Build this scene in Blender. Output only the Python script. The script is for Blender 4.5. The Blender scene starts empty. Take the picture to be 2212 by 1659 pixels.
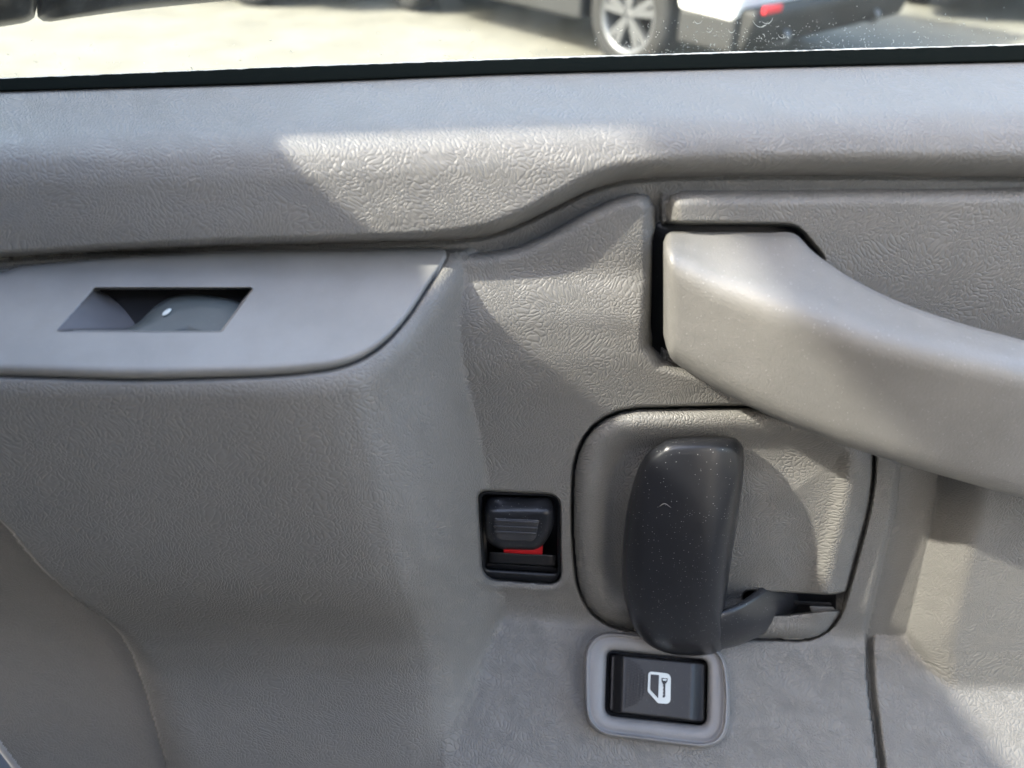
import bpy, bmesh, math, random
import numpy as np
from mathutils import Vector

random.seed(4)
scene = bpy.context.scene
C = scene.collection
rad = math.radians

# ------------------------------------------------------------------ camera, sky, sun, exposure
PITCH = rad(36.0)
FPX = 1662.0                      # focal length in photo units (photo taken as 2212 x 1659)
DIST = 0.36                       # metres from lens to the door face along the view axis
DOOR_Z = 1.108                    # height of the door origin above the ground
CAM_Y, CAM_Z = -DIST*math.cos(PITCH), DIST*math.sin(PITCH)     # relative to door origin

cam = bpy.data.cameras.new('camera'); cam_o = bpy.data.objects.new('camera', cam); C.objects.link(cam_o)
cam_o.location = (0, CAM_Y, DOOR_Z+CAM_Z)
cam_o.rotation_euler = (rad(90)-PITCH, 0, 0)
cam.sensor_fit = 'HORIZONTAL'; cam.sensor_width = 34.6
cam.lens = 34.6*FPX/2212.0
cam.clip_start = 0.01; cam.clip_end = 2000
cam.dof.use_dof = True; cam.dof.focus_distance = 0.375; cam.dof.aperture_fstop = 7.6
scene.camera = cam_o

SUN_DIR = Vector((1.0, 0.28, -0.934)).normalized()             # the way the light travels
world = bpy.data.worlds.new('World'); scene.world = world; world.use_nodes = True
wn = world.node_tree
sky = wn.nodes.new('ShaderNodeTexSky'); sky.sky_type = 'NISHITA'; sky.sun_disc = False
sky.sun_elevation = math.asin(-SUN_DIR.z)
sky.sun_rotation = math.atan2(-SUN_DIR.x, -SUN_DIR.y) % (2*math.pi)
sky.air_density = 1.0; sky.dust_density = 4.0; sky.ozone_density = 1.0
bg = wn.nodes['Background']; bg.inputs['Strength'].default_value = 0.15
wn.links.new(sky.outputs[0], bg.inputs['Color'])

sun = bpy.data.lights.new('sun', 'SUN'); sun_o = bpy.data.objects.new('sun', sun); C.objects.link(sun_o)
sun.energy = 2.0; sun.angle = rad(0.9); sun.color = (1.0, 0.965, 0.91)
sun_o.rotation_euler = SUN_DIR.to_track_quat('-Z', 'Y').to_euler()
sun_o.location = (-4, -2, 5)

vs = scene.view_settings
vs.view_transform = 'Standard'; vs.look = 'None'; vs.gamma = 1.0; vs.use_curve_mapping = False
vs.exposure = 2.82
vs.use_white_balance = True; vs.white_balance_temperature = 6450; vs.white_balance_tint = 10.0
scene.cycles.use_denoising = True
scene.cycles.max_bounces = 5
scene.cycles.transparent_max_bounces = 12

# ------------------------------------------------------------------ helpers: geometry
SP, CP = math.sin(PITCH), math.cos(PITCH)
def ray(px, py):
    u = (np.asarray(px, float)-1106.0)/FPX; v = (np.asarray(py, float)-829.5)/FPX
    return u, CP - v*SP, -SP - v*CP
def pt(px, py, d):
    """point of the door (door coordinates) that lies d metres inboard of the door plane"""
    dx, dy, dz = ray(px, py)
    t = (-np.asarray(d, float)-CAM_Y)/dy
    return np.stack(np.broadcast_arrays(dx*t, CAM_Y+dy*t, CAM_Z+dz*t), -1)
def plane_d(px, py, d0, z0, k):
    """depth of the plane d = d0 + k (z0 - z)"""
    dx, dy, dz = ray(px, py)
    t = (d0 + k*z0 - k*CAM_Z + CAM_Y)/(k*dz-dy)
    return -(CAM_Y+t*dy)
def lut(table, x):
    a = np.array(table, float); return np.interp(x, a[:, 0], a[:, 1])
def smooth_lut(table, x, w):
    """piecewise-linear curve averaged over +-w so that it bends softly"""
    offs = np.linspace(-w, w, 9); ww = np.cos(offs/w*math.pi/2)+1e-3
    return sum(lut(table, x+o)*q for o, q in zip(offs, ww))/ww.sum()
def step(x, a, b):
    t = np.clip((x-a)/(b-a), 0, 1); return t*t*(3-2*t)
def rnd(s, r):
    """0 outside an edge, rising like a quarter circle to 1 at r inside"""
    t = np.clip(s/r, 0, 1); return np.sqrt(np.clip(1-(1-t)**2, 0, 1))
def smax(a, b, r):
    h = np.clip(0.5+0.5*(a-b)/r, 0, 1); return b*(1-h)+a*h + r*h*(1-h)
def sdf(poly, X, Y):
    """signed distance to a closed outline, positive inside"""
    p = np.array(poly, float); n = len(p)
    best = np.full(X.shape, 1e12); inside = np.zeros(X.shape, bool)
    for i in range(n):
        a, b = p[i], p[(i+1) % n]
        ex, ey = b-a
        wx, wy = X-a[0], Y-a[1]
        t = np.clip((wx*ex+wy*ey)/(ex*ex+ey*ey+1e-12), 0, 1)
        best = np.minimum(best, (wx-ex*t)**2+(wy-ey*t)**2)
        c = ((a[1] <= Y) & (b[1] > Y)) | ((b[1] <= Y) & (a[1] > Y))
        xi = a[0]+(Y-a[1])/(ey if abs(ey) > 1e-9 else 1e-9)*ex
        inside ^= c & (X < xi)
    return np.where(inside, 1, -1)*np.sqrt(best)
def catmull(pts, n, closed=False):
    p = np.array(pts, float); m = len(p)
    out = []
    segs = m if closed else m-1
    for s in np.linspace(0, segs, n, endpoint=not closed):
        i = min(int(s), segs-1); t = s-i
        if closed: a, b, c, d = p[(i-1) % m], p[i % m], p[(i+1) % m], p[(i+2) % m]
        else: a, b, c, d = p[max(i-1, 0)], p[i], p[min(i+1, m-1)], p[min(i+2, m-1)]
        out.append(0.5*((2*b)+(-a+c)*t+(2*a-5*b+4*c-d)*t*t+(-a+3*b-3*c+d)*t**3))
    return np.array(out)
def round_poly(corners, radii, seg=7):
    """polygon with rounded corners"""
    p = np.array(corners, float); n = len(p); out = []
    if not hasattr(radii, '__len__'): radii = [radii]*n
    for i in range(n):
        a, b, c = p[i-1], p[i], p[(i+1) % n]
        r = radii[i]
        u, v = a-b, c-b
        lu, lv = np.linalg.norm(u), np.linalg.norm(v)
        q = min(r, 0.48*lu, 0.48*lv)
        s, e = b+u/lu*q, b+v/lv*q
        for t in np.linspace(0, 1, seg):
            # a touch rounder than a parabola
            m = b*0.86+(s+e)*0.07
            out.append((1-t)**2*s+2*t*(1-t)*m+t*t*e)
    return np.array(out)
def resample(loop, n):
    p = np.array(loop, float); q = np.vstack([p, p[:1]])
    L = np.r_[0, np.cumsum(np.linalg.norm(np.diff(q, axis=0), axis=1))]
    s = np.linspace(0, L[-1], n, endpoint=False)
    return np.stack([np.interp(s, L, q[:, k]) for k in range(q.shape[1])], -1)

ALL = {}
def link(name, me, mat, parent=None):
    o = bpy.data.objects.new(name, me); C.objects.link(o)
    if mat: me.materials.append(mat)
    if parent: o.parent = parent
    return o
def mesh_obj(name, verts, faces, mat, parent=None, smooth=True, fix=True):
    me = bpy.data.meshes.new(name)
    me.from_pydata([tuple(map(float, v)) for v in verts], [], [tuple(map(int, f)) for f in faces])
    if fix:
        bm = bmesh.new(); bm.from_mesh(me)
        bmesh.ops.recalc_face_normals(bm, faces=bm.faces[:])
        bm.to_mesh(me); bm.free()
    if smooth: me.polygons.foreach_set('use_smooth', [True]*len(me.polygons))
    me.update()
    return link(name, me, mat, parent)
def grid_part(name, P, N, keep, mat, parent):
    """the faces of a vertex grid picked by keep, with the normals of the whole grid"""
    h, w = P.shape[:2]
    idx = np.arange(h*w).reshape(h, w)
    f = np.stack([idx[:-1, :-1], idx[1:, :-1], idx[1:, 1:], idx[:-1, 1:]], -1)[keep]
    used = np.unique(f); remap = np.full(h*w, -1); remap[used] = np.arange(len(used))
    f = remap[f]; co = P.reshape(-1, 3)[used]; no = N.reshape(-1, 3)[used]
    me = bpy.data.meshes.new(name)
    me.vertices.add(len(co)); me.vertices.foreach_set('co', co.astype(np.float32).ravel())
    me.loops.add(f.size); me.loops.foreach_set('vertex_index', f.astype(np.int32).ravel())
    me.polygons.add(len(f)); me.polygons.foreach_set('loop_start', np.arange(0, f.size, 4, dtype=np.int32))
    me.polygons.foreach_set('use_smooth', np.ones(len(f), bool))
    me.update(); me.validate()
    me.normals_split_custom_set_from_vertices([tuple(map(float, n)) for n in no])
    return link(name, me, mat, parent)
def grid_normals(P):
    du = np.gradient(P, axis=1); dv = np.gradient(P, axis=0)
    n = np.cross(dv, du); n /= np.linalg.norm(n, axis=-1, keepdims=True)+1e-12
    return n
def puff(name, outline, dfun, profile, mat, parent, n=96, centre=None, inner=(0.75, 0.5, 0.25)):
    """a solid with rounded edges: rings (inset, offset) from the rim inwards, then a filled front"""
    o = resample(outline, n); c = np.array(centre if centre is not None else o.mean(0), float)
    rings, offs = [], []
    for ins, dd in profile:
        L = np.linalg.norm(c-o, axis=1, keepdims=True)
        rings.append(o+(c-o)*np.minimum(0.97, ins/L)); offs.append(dd)
    last = rings[-1]
    for f in inner: rings.append(c+(last-c)*f); offs.append(profile[-1][1])
    verts, faces = [], []
    for r, dd in zip(rings, offs): verts.extend(pt(r[:, 0], r[:, 1], dfun(r[:, 0], r[:, 1])+dd))
    verts.append(pt(c[0], c[1], dfun(c[0], c[1])+profile[-1][1]))
    for k in range(len(rings)-1):
        for i in range(n):
            j = (i+1) % n
            faces.append((k*n+i, k*n+j, (k+1)*n+j, (k+1)*n+i))
    k = len(rings)-1
    for i in range(n): faces.append((k*n+i, k*n+(i+1) % n, len(verts)-1))
    return mesh_obj(name, verts, faces, mat, parent)
def loft(name, loops, mat, parent, caps=True, closed_loop=True):
    n = len(loops[0]); verts = np.concatenate(loops); faces = []
    for k in range(len(loops)-1):
        for i in range(n if closed_loop else n-1):
            j = (i+1) % n
            faces.append((k*n+i, k*n+j, (k+1)*n+j, (k+1)*n+i))
    if caps:
        faces.append(tuple(range(n))); m = (len(loops)-1)*n
        faces.append(tuple(m+i for i in range(n)))
    return mesh_obj(name, verts, faces, mat, parent)
def box(name, lo, hi, mat, parent, bevel=0.0, seg=2):
    bm = bmesh.new(); bmesh.ops.create_cube(bm, size=1)
    for v in bm.verts: v.co = Vector([lo[i]+(v.co[i]+0.5)*(hi[i]-lo[i]) for i in range(3)])
    if bevel: bmesh.ops.bevel(bm, geom=bm.edges[:], offset=bevel, segments=seg, affect='EDGES', profile=0.5)
    me = bpy.data.meshes.new(name); bm.to_mesh(me); bm.free()
    return link(name, me, mat, parent)
def tag(o, label=None, cat=None, group=None, kind=None):
    if label: o['label'] = label
    if cat: o['category'] = cat
    if group: o['group'] = group
    if kind: o['kind'] = kind
    return o
def empty(name, loc, rz=0):
    o = bpy.data.objects.new(name, None); C.objects.link(o); o.location = loc; o.rotation_euler.z = rz
    o.empty_display_size = 0.05
    return o

# ------------------------------------------------------------------ helpers: materials
def new_mat(name, col, rough=0.5, spec=0.5, metal=0.0):
    m = bpy.data.materials.new(name); m.use_nodes = True
    b = m.node_tree.nodes['Principled BSDF']
    b.inputs['Base Color'].default_value = (*col, 1); b.inputs['Roughness'].default_value = rough
    b.inputs['Specular IOR Level'].default_value = spec; b.inputs['Metallic'].default_value = metal
    return m, m.node_tree.nodes, m.node_tree.links, b
def node(ns, t, **kw):
    n = ns.new(t)
    for k, v in kw.items():
        if k in n.inputs: n.inputs[k].default_value = v
        else: setattr(n, k, v)
    return n
def math_n(ns, ls, op, a, b=None, c=None, clamp=False):
    n = ns.new('ShaderNodeMath'); n.operation = op; n.use_clamp = clamp
    for i, x in enumerate((a, b, c)):
        if x is None: continue
        if isinstance(x, (int, float)): n.inputs[i].default_value = x
        else: ls.new(x, n.inputs[i])
    return n.outputs[0]
def vec_n(ns, ls, op, a, b=None, s=None):
    n = ns.new('ShaderNodeVectorMath'); n.operation = op
    ls.new(a, n.inputs[0])
    if b is not None:
        if isinstance(b, tuple): n.inputs[1].default_value = b
        else: ls.new(b, n.inputs[1])
    if s is not None: n.inputs['Scale'].default_value = s
    return n.outputs[0]
def ramp(ns, ls, x, lo, hi, a=0.0, b=1.0):
    n = ns.new('ShaderNodeMapRange'); n.interpolation_type = 'SMOOTHSTEP'
    ls.new(x, n.inputs['Value'])
    for k, v in (('From Min', lo), ('From Max', hi), ('To Min', a), ('To Max', b)): n.inputs[k].default_value = v
    return n.outputs[0]
def noise(ns, ls, vec, scale, detail=2.0, rough=0.5, out='Fac'):
    n = ns.new('ShaderNodeTexNoise'); ls.new(vec, n.inputs['Vector'])
    n.inputs['Scale'].default_value = scale; n.inputs['Detail'].default_value = detail; n.inputs['Roughness'].default_value = rough
    return n.outputs[out]
def mm_coords(ns, ls):
    tc = ns.new('ShaderNodeTexCoord')
    return vec_n(ns, ls, 'SCALE', tc.outputs['Object'], s=1000.0)

def vinyl(name, col, rough=0.46, depth=0.00020, cell=1.85, spec=0.5, wrinkle=1.0, side=0.5):
    """moulded leather-grain vinyl: wandering creases between small pebbles, running in different ways"""
    m, ns, ls, b = new_mat(name, col, rough, spec)
    c3 = mm_coords(ns, ls)
    sp = ns.new('ShaderNodeSeparateXYZ'); ls.new(c3, sp.inputs[0])
    cb = ns.new('ShaderNodeCombineXYZ')
    ls.new(math_n(ns, ls, 'MULTIPLY_ADD', sp.outputs[1], side, sp.outputs[0]), cb.inputs[0])
    ls.new(math_n(ns, ls, 'MULTIPLY_ADD', sp.outputs[1], 0.7, sp.outputs[2]), cb.inputs[1])
    c = cb.outputs[0]
    def noise2(v, scale, detail, rough_=0.5, out='Fac'):
        n = ns.new('ShaderNodeTexNoise'); n.noise_dimensions = '2D'; ls.new(v, n.inputs['Vector'])
        n.inputs['Scale'].default_value = scale; n.inputs['Detail'].default_value = detail; n.inputs['Roughness'].default_value = rough_
        return n.outputs[out]
    big = noise2(c, 0.045, 1.0, 0.5, 'Color')
    warp = vec_n(ns, ls, 'SUBTRACT', big, (0.5, 0.5, 0.5))
    flow = vec_n(ns, ls, 'ADD', c, vec_n(ns, ls, 'SCALE', warp, s=16.0))
    jit = vec_n(ns, ls, 'SUBTRACT', noise2(c, 0.75/cell, 1.0, 0.6, 'Color'), (0.5, 0.5, 0.5))
    heights = []
    for rot, sc in ((0.75, (1.15, 0.74, 1)), (-0.65, (1.1, 0.80, 1))):
        mp = node(ns, 'ShaderNodeMapping'); ls.new(flow, mp.inputs['Vector'])
        mp.inputs['Rotation'].default_value = (0, 0, rot); mp.inputs['Scale'].default_value = sc
        v = vec_n(ns, ls, 'ADD', mp.outputs[0], vec_n(ns, ls, 'SCALE', jit, s=1.0*cell/2.3))
        vo = node(ns, 'ShaderNodeTexVoronoi', feature='DISTANCE_TO_EDGE', voronoi_dimensions='2D'); ls.new(v, vo.inputs['Vector'])
        vo.inputs['Scale'].default_value = 1.0/cell
        heights.append(ramp(ns, ls, vo.outputs['Distance'], 0.0, 0.26))
    sz = ns.new('ShaderNodeSeparateColor'); ls.new(big, sz.inputs[0])
    w1 = ramp(ns, ls, sz.outputs[2], 0.46, 0.56)
    n = ns.new('ShaderNodeMix'); n.data_type = 'FLOAT'
    ls.new(w1, n.inputs[0]); ls.new(heights[0], n.inputs[2]); ls.new(heights[1], n.inputs[3]); h = n.outputs[0]
    h = math_n(ns, ls, 'MULTIPLY_ADD', noise2(c, 0.9, 1.0, 0.6), 0.12, h)
    # long soft wrinkles
    mpw = node(ns, 'ShaderNodeMapping'); ls.new(flow, mpw.inputs['Vector'])
    mpw.inputs['Rotation'].default_value = (0, 0, 0.9); mpw.inputs['Scale'].default_value = (0.40, 0.05, 1)
    wr = noise2(mpw.outputs[0], 1.0, 1.0)
    amp = ramp(ns, ls, sz.outputs[1], 0.42, 0.62)
    h = math_n(ns, ls, 'ADD', h, math_n(ns, ls, 'MULTIPLY', math_n(ns, ls, 'MULTIPLY', wr, amp), 0.35*wrinkle))
    bu = node(ns, 'ShaderNodeBump', Strength=1.0); bu.inputs['Distance'].default_value = depth
    ls.new(h, bu.inputs['Height']); ls.new(bu.outputs[0], b.inputs['Normal'])
    # dust and handling marks
    tn = noise2(c, 0.014, 3.0, 0.6)
    tone = ramp(ns, ls, tn, 0.3, 0.7, 0.975, 1.025)
    cm = ns.new('ShaderNodeMix'); cm.data_type = 'RGBA'; cm.blend_type = 'MULTIPLY'; cm.inputs[0].default_value = 1.0
    cm.inputs[6].default_value = (*col, 1); ls.new(tone, cm.inputs[7])
    ls.new(cm.outputs[2], b.inputs['Base Color'])
    ls.new(ramp(ns, ls, tn, 0.3, 0.7, rough-0.02, rough+0.03), b.inputs['Roughness'])
    return m
def plastic(name, col, rough=0.5, grain=0.00006, scale=2.5, specks=0.0, spec=0.5):
    """finely grained hard plastic with a few dust specks"""
    m, ns, ls, b = new_mat(name, col, rough, spec)
    c = mm_coords(ns, ls)
    h = noise(ns, ls, c, scale, 3.0, 0.6)
    bu = node(ns, 'ShaderNodeBump', Strength=1.0); bu.inputs['Distance'].default_value = grain
    ls.new(h, bu.inputs['Height']); ls.new(bu.outputs[0], b.inputs['Normal'])
    tone = ramp(ns, ls, noise(ns, ls, c, 0.04, 4.0, 0.6), 0.3, 0.7, 0.93, 1.06)
    cm = ns.new('ShaderNodeMix'); cm.data_type = 'RGBA'; cm.blend_type = 'MULTIPLY'; cm.inputs[0].default_value = 1.0
    cm.inputs[6].default_value = (*col, 1); ls.new(tone, cm.inputs[7])
    out = cm.outputs[2]
    if specks:
        vo = node(ns, 'ShaderNodeTexVoronoi', feature='F1'); ls.new(c, vo.inputs['Vector']); vo.inputs['Scale'].default_value = 0.85
        rnd_ = ns.new('ShaderNodeSeparateColor'); ls.new(vo.outputs['Color'], rnd_.inputs[0])
        size = ramp(ns, ls, rnd_.outputs[0], 0.5, 1.0, 0.0, 0.2)
        near = math_n(ns, ls, 'LESS_THAN', vo.outputs['Distance'], size)
        f = math_n(ns, ls, 'MULTIPLY', near, specks)
        dm = ns.new('ShaderNodeMix'); dm.data_type = 'RGBA'; ls.new(f, dm.inputs[0])
        ls.new(out, dm.inputs[6]); dm.inputs[7].default_value = (0.5, 0.5, 0.48, 1); out = dm.outputs[2]
    ls.new(out, b.inputs['Base Color'])
    return m

M = {}
GREY = (0.196, 0.190, 0.174)
M['vinyl'] = vinyl('grey_vinyl', GREY)
M['vinyl_soft'] = vinyl('grey_vinyl_soft_grain', GREY, 0.48, 0.00017, 2.1)
M['vinyl_coarse'] = vinyl('grey_vinyl_coarse_grain', GREY, 0.50, 0.00030, 2.4, spec=0.35, wrinkle=0.0)
M['vinyl_rear'] = vinyl('grey_vinyl_rear', GREY, side=-0.6)
M['vinyl_fine'] = vinyl('grey_vinyl_fine_grain', GREY, 0.45, 0.00024, 1.9, wrinkle=0.3)
M['satin'] = plastic('grey_satin_plastic', (0.238, 0.236, 0.224), 0.42, 0.00005, 2.2, 0.10)
M['handle'] = plastic('beige_grey_handle_plastic', (0.208, 0.202, 0.185), 0.37, 0.00022, 1.1, 0.5)
M['bezel'] = plastic('grey_bezel_plastic', (0.215, 0.212, 0.207), 0.42, 0.00013, 1.3, 0.0)
M['lever'] = plastic('charcoal_lever_plastic', (0.018, 0.019, 0.022), 0.30, 0.00004, 2.5, 0.55)
M['black'] = plastic('black_plastic', (0.010, 0.011, 0.013), 0.38, 0.00002, 3.0, 0.12)
M['button'] = plastic('black_button_plastic', (0.018, 0.018, 0.019), 0.42, 0.00004, 3.0, 0.10)
M['gloss'] = plastic('worn_glossy_charcoal', (0.055, 0.055, 0.058), 0.2, 0.00005, 2.0, 0.1)
M['rocker'] = plastic('slate_rocker_plastic', (0.085, 0.10, 0.10), 0.45, 0.00006, 2.0, 0.1)
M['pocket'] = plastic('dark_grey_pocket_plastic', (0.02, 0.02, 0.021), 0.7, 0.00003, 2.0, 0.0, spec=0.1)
M['white'] = new_mat('white_print', (0.62, 0.66, 0.63), 0.5)[0]
M['red'] = new_mat('red_flag', (0.55, 0.015, 0.02), 0.45)[0]
M['paint'] = new_mat('blue_grey_paint', (0.20, 0.25, 0.33), 0.3)[0]

# ------------------------------------------------------------------ unseen van cab round the door, with blocks added to shape the light
M['headliner'] = new_mat('headliner', (0.12, 0.115, 0.11), 0.9)[0]
M['carpet'] = new_mat('carpet', (0.025, 0.025, 0.025), 0.95)[0]
M['dash'] = new_mat('dashboard_vinyl', (0.07, 0.066, 0.06), 0.8)[0]
cab = tag(empty('van_cab', (0, 0, 0.55)), 'unseen grey van cab around the door trim, with added light blockers', 'van')
oz = DOOR_Z-0.55
box('sun_beam_blocker', (-0.62, -0.42, oz+0.735), (-0.20, -0.03, oz+0.76), M['headliner'], cab, 0.01)  # added slab that cuts off the right side of the sun beam
def pillar_y(z): return 0.032-0.3*z          # inner face of the windscreen pillar leans inboard with height
pv = []
for z in (0.16, 0.78):
    for x, w in ((-0.345, 0.0), (-0.385, 0.0), (-0.385, 0.12), (-0.345, 0.12)): pv.append((x, pillar_y(z)+w, oz+z))
mesh_obj('windscreen_pillar', pv, [(0, 1, 2, 3), (4, 5, 6, 7), (0, 1, 5, 4), (1, 2, 6, 5), (2, 3, 7, 6), (3, 0, 4, 7)], M['headliner'], cab, False)
gm, gns, gls, gb = new_mat('tinted_windscreen', (1, 1, 1)); gout = gns['Material Output']; gns.remove(gb)
gt = node(gns, 'ShaderNodeBsdfTransparent'); gt.inputs['Color'].default_value = (0.64, 0.64, 0.60, 1); gls.new(gt.outputs[0], gout.inputs['Surface'])
mesh_obj('windscreen', [(-0.625, -1.2, oz+0.745), (-0.625, 0.02, oz+0.745), (-0.415, 0.02, oz+0.30), (-0.415, -1.2, oz+0.30)], [(0, 1, 2, 3)], gm, cab, False)
box('low_sun_blocker', (-0.60, -0.45, 0.10), (-0.352, -0.045, oz+0.372), M['dash'], cab, 0.012, 3)  # added block that keeps sun off the trim below the diagonal edge
box('left_light_blocker', (-0.37, -0.95, 0.10), (-0.302, -0.085, oz+0.30), M['dash'], cab, 0.01, 3)  # added block that darkens the lower left of the door
M['bounce'] = new_mat('light_grey_bounce_fabric', (0.55, 0.53, 0.50), 0.95)[0]
box('bounce_block', (0.42, -1.12, 0.0), (0.58, -0.40, oz+0.50), M['bounce'], cab, 0.06, 4)  # added pale block that bounces warm light onto the pod's right wall
box('dashboard', (-1.1, -1.5, 0.10), (-0.40, -0.46, oz+0.10), M['dash'], cab, 0.03, 4)
box('tall_side_blocker', (-1.0, -1.25, 0.0), (1.0, -1.20, oz+1.35), M['dash'], cab, 0.01)  # unseen wall made tall to hold back light on the door face
box('floor', (-1.1, -1.25, -0.04), (1.0, -0.10, 0.0), M['carpet'], cab, 0.005)

# ------------------------------------------------------------------ the door: relief of the trim
door = tag(empty('van_door_interior', (0, 0, DOOR_Z)), 'grey vinyl van door seen from inside with pull handle, latch lever and switches', 'car door')

BELT = [(-700, 214), (0, 196), (553, 180), (1106, 158), (1659, 144), (2212, 131), (2900, 116)]
GROOVE = [(-700, 606), (0, 557), (250, 541), (500, 530), (800, 522), (980, 517), (1060, 507), (1130, 480), (1200, 446), (1270, 410),
          (1340, 389), (1420, 381), (1600, 378), (1900, 378), (2212, 382), (2900, 392)]
CREASE = [(-700, 2100), (400, 1900), (700, 1500), (880, 1332), (1040, 1340), (1870, 1396), (2212, 1405), (2900, 1420)]
RIGHT_EDGE = [(900, 1947), (1010, 1943), (1100, 1935), (1230, 1905), (1385, 1868), (1480, 1872), (1659, 1895), (2000, 1950)]
PLATE = round_poly([(1252, 890), (1640, 882), (1884, 930), (1882, 1060), (1838, 1230), (1795, 1378), (1500, 1368), (1264, 1345), (1238, 1150)],
                   [150, 60, 70, 60, 80, 70, 60, 90, 90])
SOCKET = round_poly([(1410, 481), (1722, 485), (1784, 560), (1700, 790), (1500, 780), (1404, 742)], [40, 26, 20, 30, 30, 46])
HOLE = round_poly([(1031, 1061), (1208, 1069), (1211, 1261), (1041, 1249)], [16, 24, 26, 30])
PLATE_TOP = round_poly([(-700, 560), (10, 590), (40, 578), (250, 557), (500, 543), (957, 539), (962, 552), (925, 617), (868, 704), (800, 768), (728, 797),
                        (600, 811), (300, 819), (0, 810), (-700, 790)], [10, 8, 8, 60, 60, 9, 9, 40, 60, 60, 60, 60, 60, 60, 10])

def pod_top(px, py): return plane_d(px, py, 0.005, 0.0702, 3.2)

def soft(x, xs, ys, w=0.006):
    return sum(np.interp(x+o, xs, ys)*q for o, q in ((-w, .25), (-w/2, .25), (0, 0.0), (w/2, .25), (w, .25)))
def pod_wall(x, z):
    sh = 0.008*np.clip((0.03-z)/0.11, 0, 1.6)
    w = soft(x-sh, [-0.30, -0.11, -0.086, -0.072, -0.062, -0.0523, -0.0407, -0.0315, -0.0225, -0.018, -0.010, 0.05],
                  [0.066, 0.0675, 0.0680, 0.0675, 0.0665, 0.0630, 0.0500, 0.0335, 0.0160, 0.0070, -0.004, -0.02])
    tap = soft(z, [-0.36, -0.24, -0.20, -0.165, -0.14, -0.115, -0.095, -0.075, -0.05, 0.0, 0.08], [1.95, 1.27, 1.03, 0.805, 0.745, 0.78, 0.86, 0.935, 0.97, 0.985, 1.0], 0.012)
    # the front end of the pod: it narrows towards the bottom
    xl = np.interp(z, [-0.26, -0.24, -0.165, -0.09, -0.03, 0.0, 0.05], [-0.186, -0.192, -0.204, -0.212, -0.220, -0.232, -0.27])-0.004
    dn = np.clip((-0.05-z)/0.26, 0, 1)          # the end fades out towards the bottom
    end = rnd(x-xl+0.002, 0.016+0.030*dn)
    fl = 0.12+0.85*dn
    return np.where(w > 0, w*tap*(fl+(1-fl)*end), w)

def pod_depth(X, Y):
    dx, dy, dz = ray(X, Y)
    best = np.full(X.shape, -0.05)
    done = np.zeros(X.shape, bool)
    prev = np.full(X.shape, 1.0); prev_d = np.full(X.shape, 0.11)
    def f(d):
        t = (-d-CAM_Y)/dy
        x, z = dx*t, CAM_Z+dz*t
        a = (d - pod_wall(x, z))*0.9
        b = (z - (0.0702-(d-0.005)/3.2))*0.95
        return smax(a, b, 0.009)+0.0006
    for d in np.linspace(0.09, -0.03, 150):
        v = f(np.full(X.shape, d))
        hit = (~done) & (v < 0)
        w = np.clip(prev/(prev-v+1e-12), 0, 1)
        best = np.where(hit, prev_d+(d-prev_d)*w, best)
        done |= hit; prev = v; prev_d = np.full(X.shape, d)
    return best

STEP = 3.4
gx = np.arange(-430, 2660, STEP); gy = np.arange(110, 1960, STEP)
X, Y = np.meshgrid(gx, gy)
belt = smooth_lut(BELT, X, 120); groove = smooth_lut(GROOVE, X, 34); crease = smooth_lut(CREASE, X, 60)
redge = smooth_lut(RIGHT_EDGE, Y, 26)

# lower panel leans inboard below the crease
zc = pt(X, crease, 0.005)[..., 2]
K_TAB = [(-700, .2), (300, .25), (820, .3), (960, 1.25), (2900, 1.25)]      # the lower panel leans back, steeply to the right of the pod
K_LOW = lut(K_TAB, X)
low = plane_d(X, Y, 0.005, zc, K_LOW)
low = np.where(Y < crease-60, -0.05, low)

# main insert (left of the right-hand edge)
COL = np.vstack([[(-600, 545), (960, 546)], catmull([(985, 548), (1060, 545), (1130, 529), (1200, 496), (1270, 457), (1330, 430), (1375, 419)], 24),
                 [(1400, 424), (1413, 446), (1414, 600), (1406, 745), (1432, 778), (1520, 800), (1700, 850), (1860, 920), (1947, 1000)],
                 [(lut(RIGHT_EDGE, yy), yy) for yy in range(1010, 1990, 30)], [(-600, 2000)]])
s_col = sdf(COL, X, Y)
h_col = smooth_lut([(400, .009), (545, .009), (590, .0092), (640, .0130), (690, .0155), (780, .0155), (900, .0115), (1000, .009), (1300, .0065), (1400, .005), (2000, .005)], Y, 26)
d_col = h_col*rnd(s_col, 30-14*step(X, 1650, 1750))
d_col = np.where(s_col > 0, smax(d_col, low+0.005, 0.004), -0.03)
# the left-to-right fall of light on the insert: gentle roll beside the groove
# right-hand pad
PAD = np.vstack([[(1441, 470), (1442, 440), (1450, 424), (1468, 416)], catmull([(1500, 414), (1800, 412), (2212, 408), (2700, 402)], 12), [(2700, 2000), (1441, 2000)]])
s_pad = sdf(PAD, X, Y)
e = X-redge
rec = np.where(Y > 880, (-0.024+0.036*step(e, 4, 200))*step(Y, 880, 960), 0.0)
d_pad = 0.0105*rnd(s_pad, 34) + rec
low_r = low + 0.0005 - 0.0050*(1-step(e, 4, 22))
d_pad = smax(d_pad, np.where(Y > crease-50, low_r, -0.05), 0.003)
d_strip = np.where(X < 1300, 0.0, -0.004*step(Y, 400, 470)*(np.abs(X-1427) < 40))
right_side = (s_col <= 0) & (X > 1300)
base = np.where(s_col > 0, np.maximum(d_col, d_strip), np.where(X > 1427, np.maximum(d_pad, d_strip), d_strip))
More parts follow.
